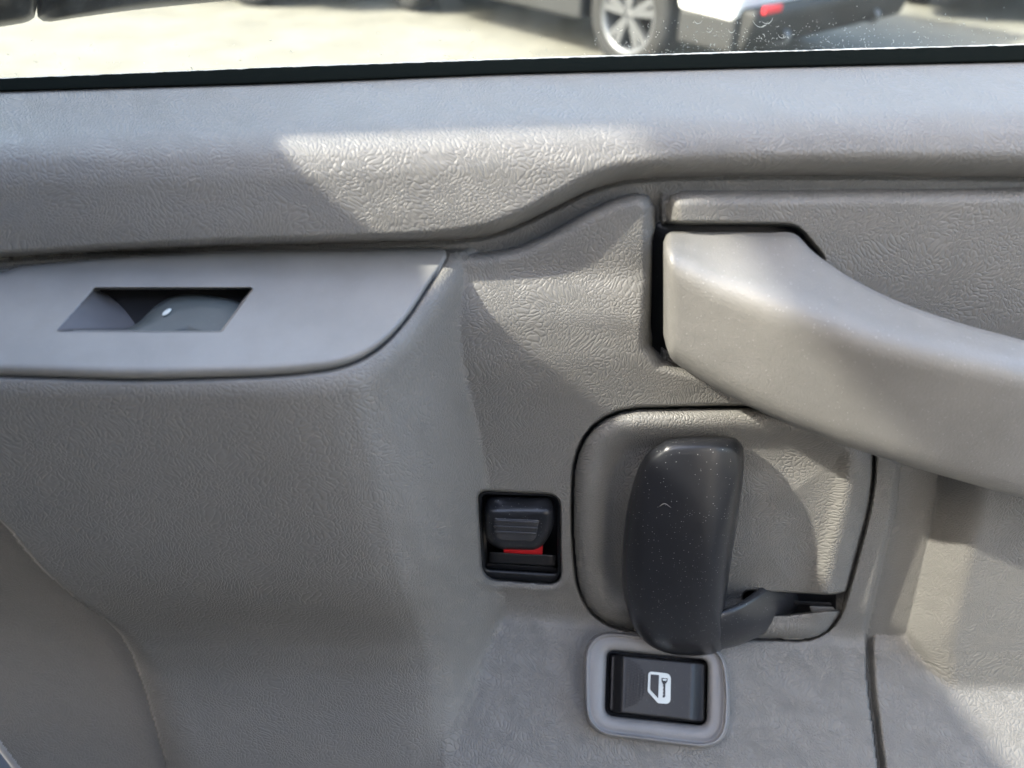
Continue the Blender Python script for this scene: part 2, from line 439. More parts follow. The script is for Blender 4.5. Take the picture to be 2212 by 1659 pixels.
# bolster
u = Y-belt
d_bol = smooth_lut([(-60, -.070), (0, -.045), (60, -.0185), (110, .002), (150, .0105), (200, .0148), (300, .0178), (420, .019)], u, 26)
r_g = lut([(0, 16), (900, 20), (1200, 40), (1500, 56), (2212, 60)], X)
eg = groove-Y
d_bol = -0.003+(d_bol+0.003)*rnd(eg, r_g)
D = np.where(eg > 0, d_bol, np.maximum(base, -0.003*np.exp(-(eg/7.0)**2)+np.where(eg > -10, -0.002, base)) if False else base - 0.003*np.exp(-(eg/8.0)**2))
# armrest pod
sel = gx < 1180
pod = np.full(X.shape, -0.05)
pod[:, sel] = pod_depth(X[:, sel], Y[:, sel])
pod = np.where(Y < 500, -0.05, pod-0.012*(1-step(-eg, 2, 30)))
pod_wins = (pod > D+0.0005) & (eg < 0)
D = np.where((eg < 0) & (X < 1170), smax(D, pod, 0.002*step(Y, 560, 760)+0.004*step(Y, 1250, 1450)+0.0008), D)
# seats for the fitted pieces
s_top = sdf(PLATE_TOP, X, Y)
D = np.where(eg < 0, D-0.0035*step(s_top, -9, -1)*step(-eg, 12, 40)-0.006*step(s_top, 2, 8), D)
PAR = [(201, 626), (541, 625), (476, 712), (121, 713)]
D -= 0.035*step(sdf(PAR, X, Y), -22, -8)          # room for the switch pocket
s_plate = sdf(PLATE, X, Y)
D -= 0.011*step(s_plate, -11, -4)
s_sock = sdf(SOCKET, X, Y)
D = np.where(X > 1395, D-0.014*step(s_sock, -4, 5), D)
s_hole = sdf(HOLE, X, Y)
D += 0.0016*np.exp(-((s_hole+16)/9.0)**2)*step(Y, 1225, 1262)
D -= 0.022*step(s_hole, -3, 4)
BEZ_OUT = round_poly([(1266, 1361), (1562, 1390), (1577, 1500), (1568, 1622), (1268, 1584), (1262, 1480)], [64, 60, 40, 66, 68, 40])
BEZ_IN = round_poly([(1311, 1404), (1529, 1425), (1526, 1568), (1306, 1545)], [14, 16, 18, 18])
s_bez = sdf(BEZ_IN, X, Y)
D -= 0.012*step(s_bez, -14, -4)
D_MAIN = D
def d_at(px, py):
    """depth of the trim at a photo position (bilinear)"""
    fx = np.clip((np.asarray(px, float)-gx[0])/STEP, 0, len(gx)-2.001); fy = np.clip((np.asarray(py, float)-gy[0])/STEP, 0, len(gy)-2.001)
    i, j = fx.astype(int), fy.astype(int); a, b = fx-i, fy-j
    return (D_MAIN[j, i]*(1-a)*(1-b)+D_MAIN[j, i+1]*a*(1-b)+D_MAIN[j+1, i]*(1-a)*b+D_MAIN[j+1, i+1]*a*b)

P = pt(X, Y, D); N = grid_normals(P)
def cells(a): return a[:-1, :-1]
below_belt = cells(u) > -16
edge_cut = (X*59-(Y-1600)*45) > 0            # front edge of the door, bottom left
keep_all = below_belt & cells(edge_cut)
is_bol = cells(eg) > -3
is_right = (~is_bol) & cells(((s_col <= 0) & (X > 1424)))
is_pod = (~is_bol) & (~is_right) & cells(pod_wins)
grid_part('upper_bolster', P, N, keep_all & is_bol, M['vinyl'], door)
grid_part('armrest_pod', P, N, keep_all & is_pod, M['vinyl_soft'], door)
is_low = cells(Y > crease+3)
grid_part('rear_panel', P, N, keep_all & is_right & ~is_low, M['vinyl_rear'], door)
grid_part('rear_lower_panel', P, N, keep_all & is_right & is_low, M['vinyl_coarse'], door)
grid_part('centre_panel', P, N, keep_all & ~is_bol & ~is_right & ~is_pod & ~is_low, M['vinyl'], door)
grid_part('lower_panel', P, N, keep_all & ~is_bol & ~is_right & ~is_pod & is_low, M['vinyl_coarse'], door)

# door shell showing past the front edge of the trim
sx = np.linspace(-0.5, 0.05, 4)
ex = [(-420, 1049), (-200, 1338), (-60, 1521), (0, 1600), (45, 1659), (110, 1744), (200, 1862)]
loops = []
for q in ex:
    dd = float(d_at(q[0]+3, q[1]))
    loops.append(np.array([pt(q[0]+8, q[1]-5, dd-0.003), pt(q[0]-1, q[1]+2, dd-0.001), pt(q[0]-9, q[1]+8, dd-0.004), pt(q[0]-12, q[1]+10, dd-0.012), pt(q[0]+6, q[1]-4, dd-0.014)]))
loft('trim_edge', loops, new_mat('pale_edge_trim', (0.42, 0.44, 0.46), 0.4)[0], door)
loops = []
for q in ex:
    dd = float(d_at(q[0]+3, q[1]))
    loops.append(np.array([pt(q[0]+15, q[1]-10, dd-0.03), pt(q[0]-60, q[1]+44, dd-0.03), pt(q[0]-110, q[1]+80, dd-0.05), pt(q[0]-110, q[1]+80, dd-0.06), pt(q[0]+15, q[1]-10, dd-0.06)]))
loft('door_shell', loops, M['paint'], door)

# ------------------------------------------------------------------ window switch plate on the pod
PAR = [(201, 626), (541, 625), (476, 712), (121, 713)]
st = 2.4
px_, py_ = np.meshgrid(np.arange(-420, 975, st), np.arange(530, 830, st))
s = sdf(PLATE_TOP, px_, py_)
dpl = pod_top(px_, py_)
front = step(py_, 700, 815)
backw = step(py_, 565, 630)
dpl = dpl + 0.0012 - (0.0016+0.0042*backw+0.0025*front)*(1-rnd(s+1.5, 7+6*backw+18*front))
sp = sdf(PAR, px_, py_)
left_edge = 201+(py_-626)/87*(121-201)
arc = 4+174*np.clip((py_-626)/86, 0, 1)**0.75
ramp_off = np.clip((px_-left_edge)/arc, 0, 1.6)
dip_plane = plane_d(px_, py_, 0.005, 0.0702-0.0105, 3.2)-dpl
ww = np.where(px_ < left_edge+arc*1.6, np.clip(ramp_off, 0, 1.25), 1.25)
dpl = dpl + np.where(sp > -5, dip_plane*ww*step(sp, -4.5, 2.5), 0)
Pp = pt(px_, py_, dpl)
grid_part('window_switch_plate', Pp, grid_normals(Pp), cells(s) > -4, M['satin'], door)
plate_o = bpy.data.objects['window_switch_plate']
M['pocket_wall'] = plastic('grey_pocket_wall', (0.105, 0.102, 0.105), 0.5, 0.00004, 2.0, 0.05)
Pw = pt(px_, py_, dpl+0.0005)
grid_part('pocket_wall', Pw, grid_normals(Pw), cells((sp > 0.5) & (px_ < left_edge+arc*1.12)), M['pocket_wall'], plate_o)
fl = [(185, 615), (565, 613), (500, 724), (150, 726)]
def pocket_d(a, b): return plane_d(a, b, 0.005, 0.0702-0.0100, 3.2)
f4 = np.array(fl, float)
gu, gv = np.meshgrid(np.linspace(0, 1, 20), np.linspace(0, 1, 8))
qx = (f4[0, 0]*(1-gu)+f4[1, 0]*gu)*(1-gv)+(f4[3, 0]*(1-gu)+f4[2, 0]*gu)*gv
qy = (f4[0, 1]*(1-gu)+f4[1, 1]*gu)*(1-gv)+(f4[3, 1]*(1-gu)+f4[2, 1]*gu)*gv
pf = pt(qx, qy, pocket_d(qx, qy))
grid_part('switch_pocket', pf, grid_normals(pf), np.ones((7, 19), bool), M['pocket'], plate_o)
ROCK = catmull([(262, 726), (300, 694), (335, 660), (372, 640), (415, 634), (468, 640), (520, 654), (545, 690), (505, 728), (390, 734)], 90, True)
puff('rocker', ROCK, lambda a, b: plane_d(a, b, 0.005, 0.0702-0.0030, 3.2), [(0, -.010), (2, -.0065), (8, -.0035), (18, -.0012), (32, 0.0)], M['rocker'], plate_o)
DOT = [(360+11.5*math.cos(t)*0.86+4.8*math.sin(t)*0.55, 674-11.5*math.cos(t)*0.6+4.8*math.sin(t)*0.8) for t in np.linspace(0, 2*math.pi, 28, endpoint=False)]
puff('indicator_dot', DOT, lambda a, b: plane_d(a, b, 0.005, 0.0702-0.0030, 3.2)+0.0006, [(0, -.004), (0, 0), (1.2, .0004)], M['white'], plate_o, n=28)

# ------------------------------------------------------------------ pull handle
puff('handle_socket', round_poly([(1402, 478), (1726, 482), (1796, 560), (1710, 800), (1490, 800), (1398, 750)], 30), lambda a, b: np.full(np.shape(a), -0.003),
     [(0, -.012), (0, -.001), (3, 0)], M['black'], door)
ST = [  # x, back-top y, ridge y, bottom y, depths of back-top, ridge, bottom, back-bottom
    (1433, 520, 545, 722, .004, .018, .016, .0),
    (1441, 502, 551, 755, .004, .027, .025, .0),
    (1456, 496, 558, 782, .004, .0315, .029, .0),
    (1490, 494, 580, 806, .004, .0345, .032, .0),
    (1540, 494, 607, 836, .004, .0385, .036, .0),
    (1600, 493, 631, 869, .005, .0435, .0405, .0),
    (1660, 493, 653, 898, .006, .0485, .045, .002),
    (1716, 494, 673, 922, .008, .0525, .0485, .004),
    (1762, 538, 688, 939, .018, .055, .051, .010),
    (1850, 598, 718, 972, .029, .0595, .055, .020),
    (1960, 651, 748, 1006, .037, .063, .058, .028),
    (2080, 692, 774, 1041, .043, .0655, .060, .034),
    (2212, 728, 802, 1077, .046, .067, .061, .037),
    (2400, 778, 842, 1120, .044, .066, .060, .035),
    (2560, 818, 874, 1150, .034, .057, .051, .024),
    (2660, 850, 900, 1165, .012, .040, .034, .004)]
SS = catmull(ST, 110)
loops = []
for (x, yb, yr, yf, db, dr, df, dg) in SS:
    Bp, Rp, Fp = pt(x, yb, db), pt(x, yr, dr), pt(x, yf, df)
    Gp = pt(x, yf-2, dg)
    k = min(1.0, max(0.25, (x-1425)/40))
    sec = round_poly([Bp, Rp, Fp, Gp], [0.003*k, 0.0075*k, 0.010*k, 0.004*k], 7)
    loops.append(resample(sec, 56))
# keep the rings aligned: resample starts at the same corner each time
loft('pull_handle', loops, M['handle'], door)

# ------------------------------------------------------------------ latch lever plate
st = 2.4
px_, py_ = np.meshgrid(np.arange(1225, 1900, st), np.arange(872, 1392, st))
s = sdf(PLATE, px_, py_)
b0 = lut([(800, .0115), (1000, .009), (1300, .0065), (1345, .0075), (1400, .016)], py_)
zc2 = pt(px_, smooth_lut(CREASE, px_, 60), 0.005)[..., 2]
dpl = smax(b0, plane_d(px_, py_, 0.005, zc2, 1.25)+0.002, 0.004)
rim = 0.0100*rnd(s+2, 34)-0.0045
dish = -0.0052*step(s, 30, 85)+0.0030*step(s, 95, 190)
right_roll = 0.004*step(px_, 1690, 1830)*step(s, 10, 60)
dpl = dpl+rim+dish+right_roll
NOTCH = round_poly([(1606, 1276), (1800, 1284), (1870, 1270), (1872, 1318), (1796, 1318), (1700, 1328), (1600, 1330)], [14, 10, 6, 4, 4, 8, 10])
sn = sdf(NOTCH, px_, py_)
dpl = dpl-0.024*step(sn, -1.5, 2.5)
lip = np.exp(-((py_-1322)/12.0)**2)*step(px_, 1680, 1720)
Pl = pt(px_, py_, dpl)
grid_part('lever_plate', Pl, grid_normals(Pl), cells(s) > -4, M['vinyl_fine'], door)
plate2 = bpy.data.objects['lever_plate']
puff('slot_lining', round_poly([(1596, 1268), (1806, 1276), (1806, 1328), (1590, 1338)], 8), lambda a, b: np.full(np.shape(a), -0.004), [(0, -.01), (0, 0), (3, 0)], M['black'], plate2)
puff('slot_rail', round_poly([(1700, 1297), (1796, 1302), (1796, 1309), (1700, 1305)], 2), lambda a, b: np.full(np.shape(a), 0.0), [(0, -.005), (0, -.0005), (1, 0)], M['button'], plate2, n=40)
puff('slot_clip', round_poly([(1748, 1309), (1800, 1311), (1806, 1322), (1752, 1322)], 3), lambda a, b: np.full(np.shape(a), 0.001), [(0, -.005), (0, -.0005), (2, 0)], M['satin'], plate2, n=40)

# the lever
PADDLE = catmull([(1428, 958), (1446, 949), (1510, 945), (1575, 946), (1597, 954), (1608, 982), (1603, 1050), (1590, 1140), (1577, 1230), (1566, 1310), (1562, 1350), (1566, 1392),
                  (1545, 1412), (1495, 1417), (1435, 1409), (1392, 1385), (1362, 1340), (1346, 1270), (1345, 1190), (1353, 1110), (1372, 1030), (1396, 983)], 150, True)
def lever_d(a, b):
    a = np.asarray(a, float); b = np.asarray(b, float)
    up = (b-1180)/230.0
    xc = 1478-(b-1180)*0.10
    return 0.0330-0.004*up**2+0.004*np.clip(up, -1, 1)-0.0035*((a-xc)/120.0)**2-0.002*step(a-xc, 40, 110)
puff('release_lever', PADDLE, lever_d, [(10, -.0115), (2, -.0110), (0, -.0085), (2, -.0058), (7, -.0036), (14, -.0019), (24, -.0007), (38, 0)], M['lever'], door, n=150, centre=(1470, 1185), inner=(0.85, 0.7, 0.5, 0.25))
lever = bpy.data.objects['release_lever']
axis = catmull([(1490, 1368, .0290), (1555, 1362, .0270), (1608, 1343, .0220), (1652, 1316, .0130), (1686, 1285, .0025), (1706, 1258, -.008), (1718, 1236, -.015)], 34)
wid = np.interp(np.linspace(0, 1, 34), [0, .25, .6, 1], [37, 42, 44, 46])
loops = []
for i, (ax, ay, ad) in enumerate(axis):
    tx = axis[min(i+1, 33)]-axis[max(i-1, 0)]; tl = math.hypot(tx[0], tx[1]); nx, ny = -tx[1]/tl, tx[0]/tl
    w = wid[i]; ring = []
    for a, h in ((-1, -.006), (-1, -.0014), (-.88, .0004), (-.6, .0011), (-.2, .0014), (.2, .0014), (.5, .0008), (.74, -.0008), (.9, -.0028), (1, -.0055), (1, -.009), (0, -.011)):
        ring.append(pt(ax+nx*w*a, ay+ny*w*a, ad+h))
    loops.append(np.array(ring))
loft('lever_arm', loops, M['lever'], lever)
SC = catmull([(1424, 1094, 0), (1436, 1088, 0), (1450, 1097, 0)], 12)
loops = []
for i, (a, b, _) in enumerate(SC):
    r = 1.1*math.sin(math.pi*(i+0.6)/12.2)
    loops.append(np.array([pt(a+r*math.cos(t)*0.5, b+r*math.sin(t), lever_d(a, b)+0.0001+0.00012*math.cos(t)) for t in np.linspace(0, 2*math.pi, 6, endpoint=False)]))
loft('scuff_mark', loops, M['satin'], lever)

# ------------------------------------------------------------------ lock slider
def K(cx, cy): return ((1750+cx/3.318)/1.8228, (1850+cy/3.318)/1.8228)
def Kp(l): return [K(*q) for q in l]
flat = lambda v: (lambda a, b: np.full(np.shape(a), v))
tray = puff('lock_slider', round_poly(Kp([(400, 250), (1540, 290), (1545, 1520), (440, 1440)]), 20), flat(-.009), [(0, -.006), (0, 0), (2, 0)], M['black'], door)
# frame lip
outer = resample(round_poly(Kp([(425, 280), (1506, 322), (1512, 1490), (470, 1412)]), [16, 24, 26, 30]), 96)
inner = resample(round_poly(Kp([(490, 320), (1470, 350), (1480, 1350), (535, 1290)]), [10, 14, 6, 6]), 96)
loops = []
for f, dd in ((0, -.004), (0, .0035), (.15, .0042), (.6, .0040), (.9, .0030), (1, .001), (1, -.009)):
    r = outer*(1-f)+inner*f
    loops.append(pt(r[:, 0], r[:, 1], np.full(96, dd)))
loft('slider_frame', loops, M['black'], tray, caps=False)
puff('slider_bar', round_poly(Kp([(585, 1075), (1460, 1118), (1455, 1262), (580, 1212)]), 3), flat(.0005), [(0, -.008), (0, -.001), (2, 0)], M['button'], tray)
puff('slider_sill', round_poly(Kp([(540, 1222), (1478, 1278), (1478, 1345), (537, 1287)]), 2), flat(-.0015), [(0, -.008), (0, -.0006), (1.5, 0)], M['button'], tray)
puff('red_flag', round_poly(Kp([(770, 900), (1285, 900), (1281, 1118), (775, 1092)]), 2), flat(-.0005), [(0, -.006), (0, 0), (1, 0)], M['red'], tray, n=48)
KN = round_poly(Kp([(520, 330), (1440, 345), (1425, 780), (1290, 990), (1180, 1052), (690, 1034), (560, 930), (522, 790)]), [22, 22, 60, 30, 40, 50, 40, 60])
def knob_d(a, b):
    return .004+.0065*step(np.asarray(b, float), 1078, 1112)
kn = puff('slider_knob', KN, knob_d, [(3, -.011), (0, -.007), (1.5, -.0045), (5, -.0022), (10, -.0007), (16, 0)], M['lever'], tray, n=120, inner=(.8, .6, .4, .2))
GR = puff('grip_panel', round_poly(Kp([(640, 630), (1240, 655), (1190, 935), (680, 915)]), [3, 3, 12, 12]), flat(.0105), [(0, -.003), (0, .0000), (2, .0004)], M['gloss'], tray, n=60)
for yy, x1 in ((665, 1228), (738, 1212), (808, 1196)):
    a, b = K(645, yy), K(x1, yy+26)
    loops = []
    for t in np.linspace(0, 1, 8):
        cx, cy = a[0]+(b[0]-a[0])*t, a[1]+(b[1]-a[1])*t
        loops.append(np.array([pt(cx, cy+2.6*math.sin(q), .0112+.0007*math.cos(q)) for q in np.linspace(0, 2*math.pi, 10, endpoint=False)]))
    loft('grip_rib', loops, M['gloss'], tray)

# ------------------------------------------------------------------ door lock switch
zc_f = lambda a: pt(a, smooth_lut(CREASE, np.asarray(a, float), 60), 0.005)[..., 2]
def low_d(a, b): return plane_d(a, b, 0.005, zc_f(a), 1.25)+0.0055
bo = resample(BEZ_OUT, 120); bi = resample(BEZ_IN, 120)
# start both loops at the upper-left corner
bi = np.roll(bi, -int(np.argmin(np.linalg.norm(bi-bi.mean(0)-(bo[0]-bo.mean(0))*0.7, axis=1))), axis=0)
loops = []
for f, dd in ((-.05, -.006), (-.05, .0005), (-.03, .0022), (0.03, .0036), (.10, .0042), (.14, .0041), (.17, .0030), (.23, .0027), (.30, .0029), (.55, .0030), (.78, .0028), (.93, .0020), (.985, .0008), (1.0, -.001), (1.0, -.010)):
    r = bo*(1-f)+bi*f
    loops.append(pt(r[:, 0], r[:, 1], low_d(r[:, 0], r[:, 1])+dd*1.4))
bez = loft('lock_switch', loops, M['bezel'], door, caps=False)
puff('switch_well', BEZ_IN+(BEZ_IN-BEZ_IN.mean(0))*0.04, low_d, [(0, -.014), (0, -.0085), (2, -.0085)], M['black'], bez)
def B(cx, cy): return ((2250+cx/2.766)/1.8228, (2400+cy/2.766)/1.8228)
def Bp_(l): return [B(*q) for q in l]
BT = round_poly(Bp_([(438, 486), (1452, 588), (1444, 1232), (416, 1112)]), [9, 11, 11, 10]); BT = BT.mean(0)+(BT-BT.mean(0))*1.035
def btn_d(a, b):
    a = np.asarray(a, float); b = np.asarray(b, float)
    xx = a+(b-1480)*0.03
    return low_d(a, b)+.0042-.0060*step(-(xx-1347), 0, 24)-.0026*step(xx, 1490, 1520)-.0007*np.cos(np.clip((xx-1425)/85, -1, 1)*math.pi/2)
N_ = 64
uu, vv = np.meshgrid(np.linspace(0, 1, 72), np.linspace(0, 1, 48))
c4 = np.array(Bp_([(438, 486), (1452, 588), (1444, 1232), (416, 1112)])); c4 = c4.mean(0)+(c4-c4.mean(0))*1.035
bx = (c4[0, 0]*(1-uu)+c4[1, 0]*uu)*(1-vv)+(c4[3, 0]*(1-uu)+c4[2, 0]*uu)*vv
by = (c4[0, 1]*(1-uu)+c4[1, 1]*uu)*(1-vv)+(c4[3, 1]*(1-uu)+c4[2, 1]*uu)*vv
sb = sdf(BT, bx, by)
bd = btn_d(bx, by)-.009*(1-rnd(sb+.6, 4.5))
Pb = pt(bx, by, bd)
grid_part('button', Pb, grid_normals(Pb), np.ones((47, 71), bool), M['button'], bez)
def sheet(name, poly, off, mat, parent):
    p = np.array(poly, float)
    top = pt(p[:, 0], p[:, 1], btn_d(p[:, 0], p[:, 1])+off); bot = pt(p[:, 0], p[:, 1], btn_d(p[:, 0], p[:, 1])-.001)
    n = len(p); faces = [tuple(range(n))]+[(i, (i+1) % n, n+(i+1) % n, n+i) for i in range(n)]
    return mesh_obj(name, np.vstack([top, bot]), faces, mat, parent, smooth=False)
sheet('door_symbol', round_poly(Bp_([(838, 672), (1084, 700), (1078, 1030), (942, 1020), (830, 893)]), [8, 11, 10, 2, 3]), .00045, M['white'], bez)
sheet('symbol_window', round_poly(Bp_([(864, 706), (955, 714), (945, 968), (859, 874)]), 1.5), .00065, M['button'], bez)
sheet('symbol_key', Bp_([(982, 745), (1050, 750), (1045, 785), (1032, 803), (1024, 812), (1022, 945), (1010, 962), (994, 955), (996, 935), (1006, 926), (996, 910), (1005, 890), (996, 872), (1006, 850), (997, 838), (1000, 815), (990, 800), (981, 780)]), .00065, M['button'], bez)
sheet('key_bow', round_poly(Bp_([(993, 754), (1040, 757), (1036, 776), (994, 775)]), 1.5), .00080, M['white'], bez)
gv_, gf_ = [], []
for i in range(6):
    cx = 618+i*36
    half = 262*math.sqrt(max(0, 1-((cx-606)/225.0)**2))
    for j in range(-9, 10):
        cy = 815+(j+0.5*(i % 2))*32
        if abs(cy-815) > half: continue
        sk = (cy-815)*-0.055
        m = len(gv_)
        for rr, hh in ((11, -.0002), (6, .0010)):
            for qx, qy in ((-1, -1), (1, -1), (1, 1), (-1, 1)):
                a, b = B(cx+sk+qx*rr, cy+qy*rr*.8+(cx-700)*.1); gv_.append(pt(a, b, btn_d(a, b)+hh))
        gf_ += [(m, m+1, m+5, m+4), (m+1, m+2, m+6, m+5), (m+2, m+3, m+7, m+6), (m+3, m, m+4, m+7), (m+4, m+5, m+6, m+7)]
tag(mesh_obj('grip_dimples', gv_, gf_, M['gloss'], bez, smooth=False), kind='stuff')

# ------------------------------------------------------------------ belt seal and window glass
m, ns, ls, b = new_mat('flocked_seal', (0.008, 0.010, 0.009), 1.0, 0.0)
c = mm_coords(ns, ls); bu = node(ns, 'ShaderNodeBump', Strength=1.0); bu.inputs['Distance'].default_value = .0006
ls.new(noise(ns, ls, c, 2.6, 4.0, .7), bu.inputs['Height']); ls.new(bu.outputs[0], b.inputs['Normal'])
M['flock'] = m
SEAL_TOP = [(-700, 184), (0, 170), (450, 152), (553, 147), (1106, 128), (1659, 112), (2212, 97), (2900, 78)]
xs = np.linspace(-480, 2700, 400)
loops = []
for x in xs:
    tp = float(smooth_lut(SEAL_TOP, x, 120)); bt = float(smooth_lut(BELT, x, 120))
    j = 0.4*math.sin(x*.13)*math.sin(x*.031+1)+random.uniform(-.3, .3)
    ring = []
    for f, dd in ((-.02, -.0585), (0, -.0570), (.12, -.0545), (.35, -.0500), (.65, -.0460), (.88, -.0432), (1.0, -.0425), (1.08, -.0440), (1.2, -.0600)):
        ring.append(pt(x, tp+(bt-tp)*f+(j if f < .2 else 0), dd))
    loops.append(np.array(ring))
loft('belt_seal', loops, M['flock'], door)
loops = []
for x in np.linspace(-480, 2700, 500):
    tp = float(smooth_lut(SEAL_TOP, x, 120))
    w = max(0.15, 1.3*step(x, 300, 1000)*(1-.4*step(x, 1700, 2400))+.5*math.sin(x*.021)+random.uniform(-.5, .5))
    loops.append(np.array([pt(x, tp-1.0-w, -.0584), pt(x, tp-1.0-w*.3, -.0574), pt(x, tp+1.2, -.0566), pt(x, tp+1.2, -.0584)]))
dust = new_mat('pale_dust', (0.62, 0.60, 0.52), 0.9)[0]
loft('dust_line', loops, dust, bpy.data.objects['belt_seal'])

m, ns, ls, b = new_mat('window_glass', (1, 1, 1))
out = ns['Material Output']; ns.remove(b)
tr = node(ns, 'ShaderNodeBsdfTransparent'); tr.inputs['Color'].default_value = (0.90, 0.93, 0.84, 1)
gl = node(ns, 'ShaderNodeBsdfGlossy'); gl.inputs['Roughness'].default_value = 0.02
df = node(ns, 'ShaderNodeBsdfTranslucent'); df.inputs['Color'].default_value = (.7, .7, .62, 1)
fr = node(ns, 'ShaderNodeFresnel'); fr.inputs['IOR'].default_value = 1.3
c = mm_coords(ns, ls)
film = ramp(ns, ls, noise(ns, ls, c, .06, 5.0, .65), .35, .75, .015, .06)
m1 = ns.new('ShaderNodeMixShader'); ls.new(film, m1.inputs[0]); ls.new(tr.outputs[0], m1.inputs[1]); ls.new(df.outputs[0], m1.inputs[2])
m2 = ns.new('ShaderNodeMixShader'); ls.new(math_n(ns, ls, 'MULTIPLY', fr.outputs[0], .5), m2.inputs[0]); ls.new(m1.outputs[0], m2.inputs[1]); ls.new(gl.outputs[0], m2.inputs[2])
ls.new(m2.outputs[0], out.inputs['Surface'])
M['glass'] = m
gp = []
for x in (-480, 300, 1106, 1900, 2700):
    bpnt = pt(x, float(smooth_lut(SEAL_TOP, x, 120))+30, -.0600)
    gp.append((bpnt[0], bpnt[2]))
gv_ = []
for x, z in gp: gv_.append((x*1.3, .0600, z-.02))
for x, z in gp: gv_.append((x*1.3, .085, z+.40))
pane = mesh_obj('window_pane', gv_, [(i, i+1, 6+i, 5+i) for i in range(4)], M['glass'], door, fix=False)
def glass_pt(px, py):
    dx, dy, dz = ray(px, py); z0 = np.interp(0, [0], [gp[2][1]-.02])
    zb = np.interp(0, [0], [0])
    # the pane leans outboard 25 mm over 420 mm
    kz = .025/.42; x0, zz = gp[2][0], gp[2][1]-.02
    t = (.0600-.0006+kz*(CAM_Z-zz)-CAM_Y)/(dy-kz*dz)
    return np.array([dx*t, CAM_Y+dy*t-.0004, CAM_Z+dz*t])
m, ns, ls, b = new_mat('water_marks', (.6, .6, .55), .8)
out = ns['Material Output']; tl = node(ns, 'ShaderNodeBsdfTranslucent'); tl.inputs['Color'].default_value = (.45, .45, .4, 1)
mx = ns.new('ShaderNodeMixShader'); mx.inputs[0].default_value = .6; ls.new(b.outputs[0], mx.inputs[1]); ls.new(tl.outputs[0], mx.inputs[2]); ls.new(mx.outputs[0], out.inputs['Surface'])
fv, ff = [], []
def stroke(cx, cy, r, a0, a1, w, sq=1.0, tilt=0.0):
    k = 7; s0 = len(fv)
    for i in range(k):
        a = a0+(a1-a0)*i/(k-1); th = w*(0.25+math.sin(math.pi*(i+.5)/k))
        for rr in (r-th/2, r+th/2):
            ux, uy = rr*math.cos(a), rr*math.sin(a)*sq
            fv.append(glass_pt(cx+ux*math.cos(tilt)-uy*math.sin(tilt), cy+ux*math.sin(tilt)+uy*math.cos(tilt)))
    for i in range(k-1): ff.append((s0+2*i, s0+2*i+1, s0+2*i+3, s0+2*i+2))
for i in range(520):
    x = random.triangular(1240, 2260, 1650) if i % 6 else random.uniform(0, 1300)
    top = float(lut(SEAL_TOP, x)); y = top-2-abs(random.gauss(0, 1))*38
    if y < -60: continue
    r = random.choice([0.8, 1.1, 1.6, 2.2, 4.0]); a = random.uniform(0, 6.28)
    stroke(x, y, r, a, a+random.uniform(.8, 2.4), random.uniform(.5, 1.15), random.uniform(.6, 1.3), random.uniform(0, 3))
for (x, y, r) in ((1642, 38, 17), (1655, 34, 14), (1508, 40, 9), (1530, 60, 8), (1690, 70, 10), (1580, 62, 7)):
    stroke(x, y, r, random.uniform(0, .6), random.uniform(2.2, 3.0), 0.9, 1.2, random.uniform(-.3, .3))
tag(mesh_obj('water_marks', fv, ff, m, pane, smooth=False, fix=False), kind='stuff')

# ------------------------------------------------------------------ outside mirror
mir = puff('mirror_housing', catmull([(-260, -260), (60, -300), (84, -60), (76, 30), (62, 46), (30, 53), (-30, 62), (-260, 92)], 90, True), flat(-.135), [(0, -.10), (0, -.022), (3, -.010), (9, -.003), (18, 0)], M['button'], door)
puff('mirror_cap', catmull([(86, -240), (420, -260), (640, -90), (560, -8), (520, -1), (330, 17), (180, 36), (108, 47), (94, 46), (82, 38), (80, 0)], 110, True), flat(-.150), [(0, -.11), (0, -.020), (3, -.009), (9, -.003), (18, 0)], M['button'], mir)

# ------------------------------------------------------------------ ground and parked cars
m, ns, ls, b = new_mat('pale_concrete', (.5, .47, .39), .9)
tc = ns.new('ShaderNodeTexCoord')
t1 = ramp(ns, ls, noise(ns, ls, tc.outputs['Object'], 2.2, 6.0, .65), .3, .7)
cr = ns.new('ShaderNodeMix'); cr.data_type = 'RGBA'; ls.new(t1, cr.inputs[0])
cr.inputs[6].default_value = (.105, .102, .085, 1); cr.inputs[7].default_value = (.15, .145, .122, 1); ls.new(cr.outputs[2], b.inputs['Base Color'])
bu = node(ns, 'ShaderNodeBump', Strength=.6); bu.inputs['Distance'].default_value = .01
ls.new(noise(ns, ls, tc.outputs['Object'], 40, 4.0, .6), bu.inputs['Height']); ls.new(bu.outputs[0], b.inputs['Normal'])
g = mesh_obj('ground', [(-400, -400, 0), (400, -400, 0), (400, 400, 0), (-400, 400, 0)], [(0, 1, 2, 3)], m, None, False)
tag(g, kind='structure')

M['car_white'] = new_mat('white_car_paint', (.80, .80, .79), .25)[0]
M['car_black'] = new_mat('black_car_paint', (.012, .013, .015), .25)[0]
M['car_grey'] = new_mat('dark_grey_car_paint', (.03, .033, .037), .3)[0]
M['clad'] = new_mat('black_cladding', (.010, .0105, .011), .6)[0]
M['tyre'] = new_mat('tyre_rubber', (.008, .008, .008), .8)[0]
M['rim'] = new_mat('alloy_rim', (.13, .135, .145), .4, .5, .7)[0]
M['lamp_red'] = new_mat('red_reflector', (.65, .02, .03), .25)[0]
M['car_glass'] = new_mat('dark_car_glass', (.01, .012, .013), .08)[0]

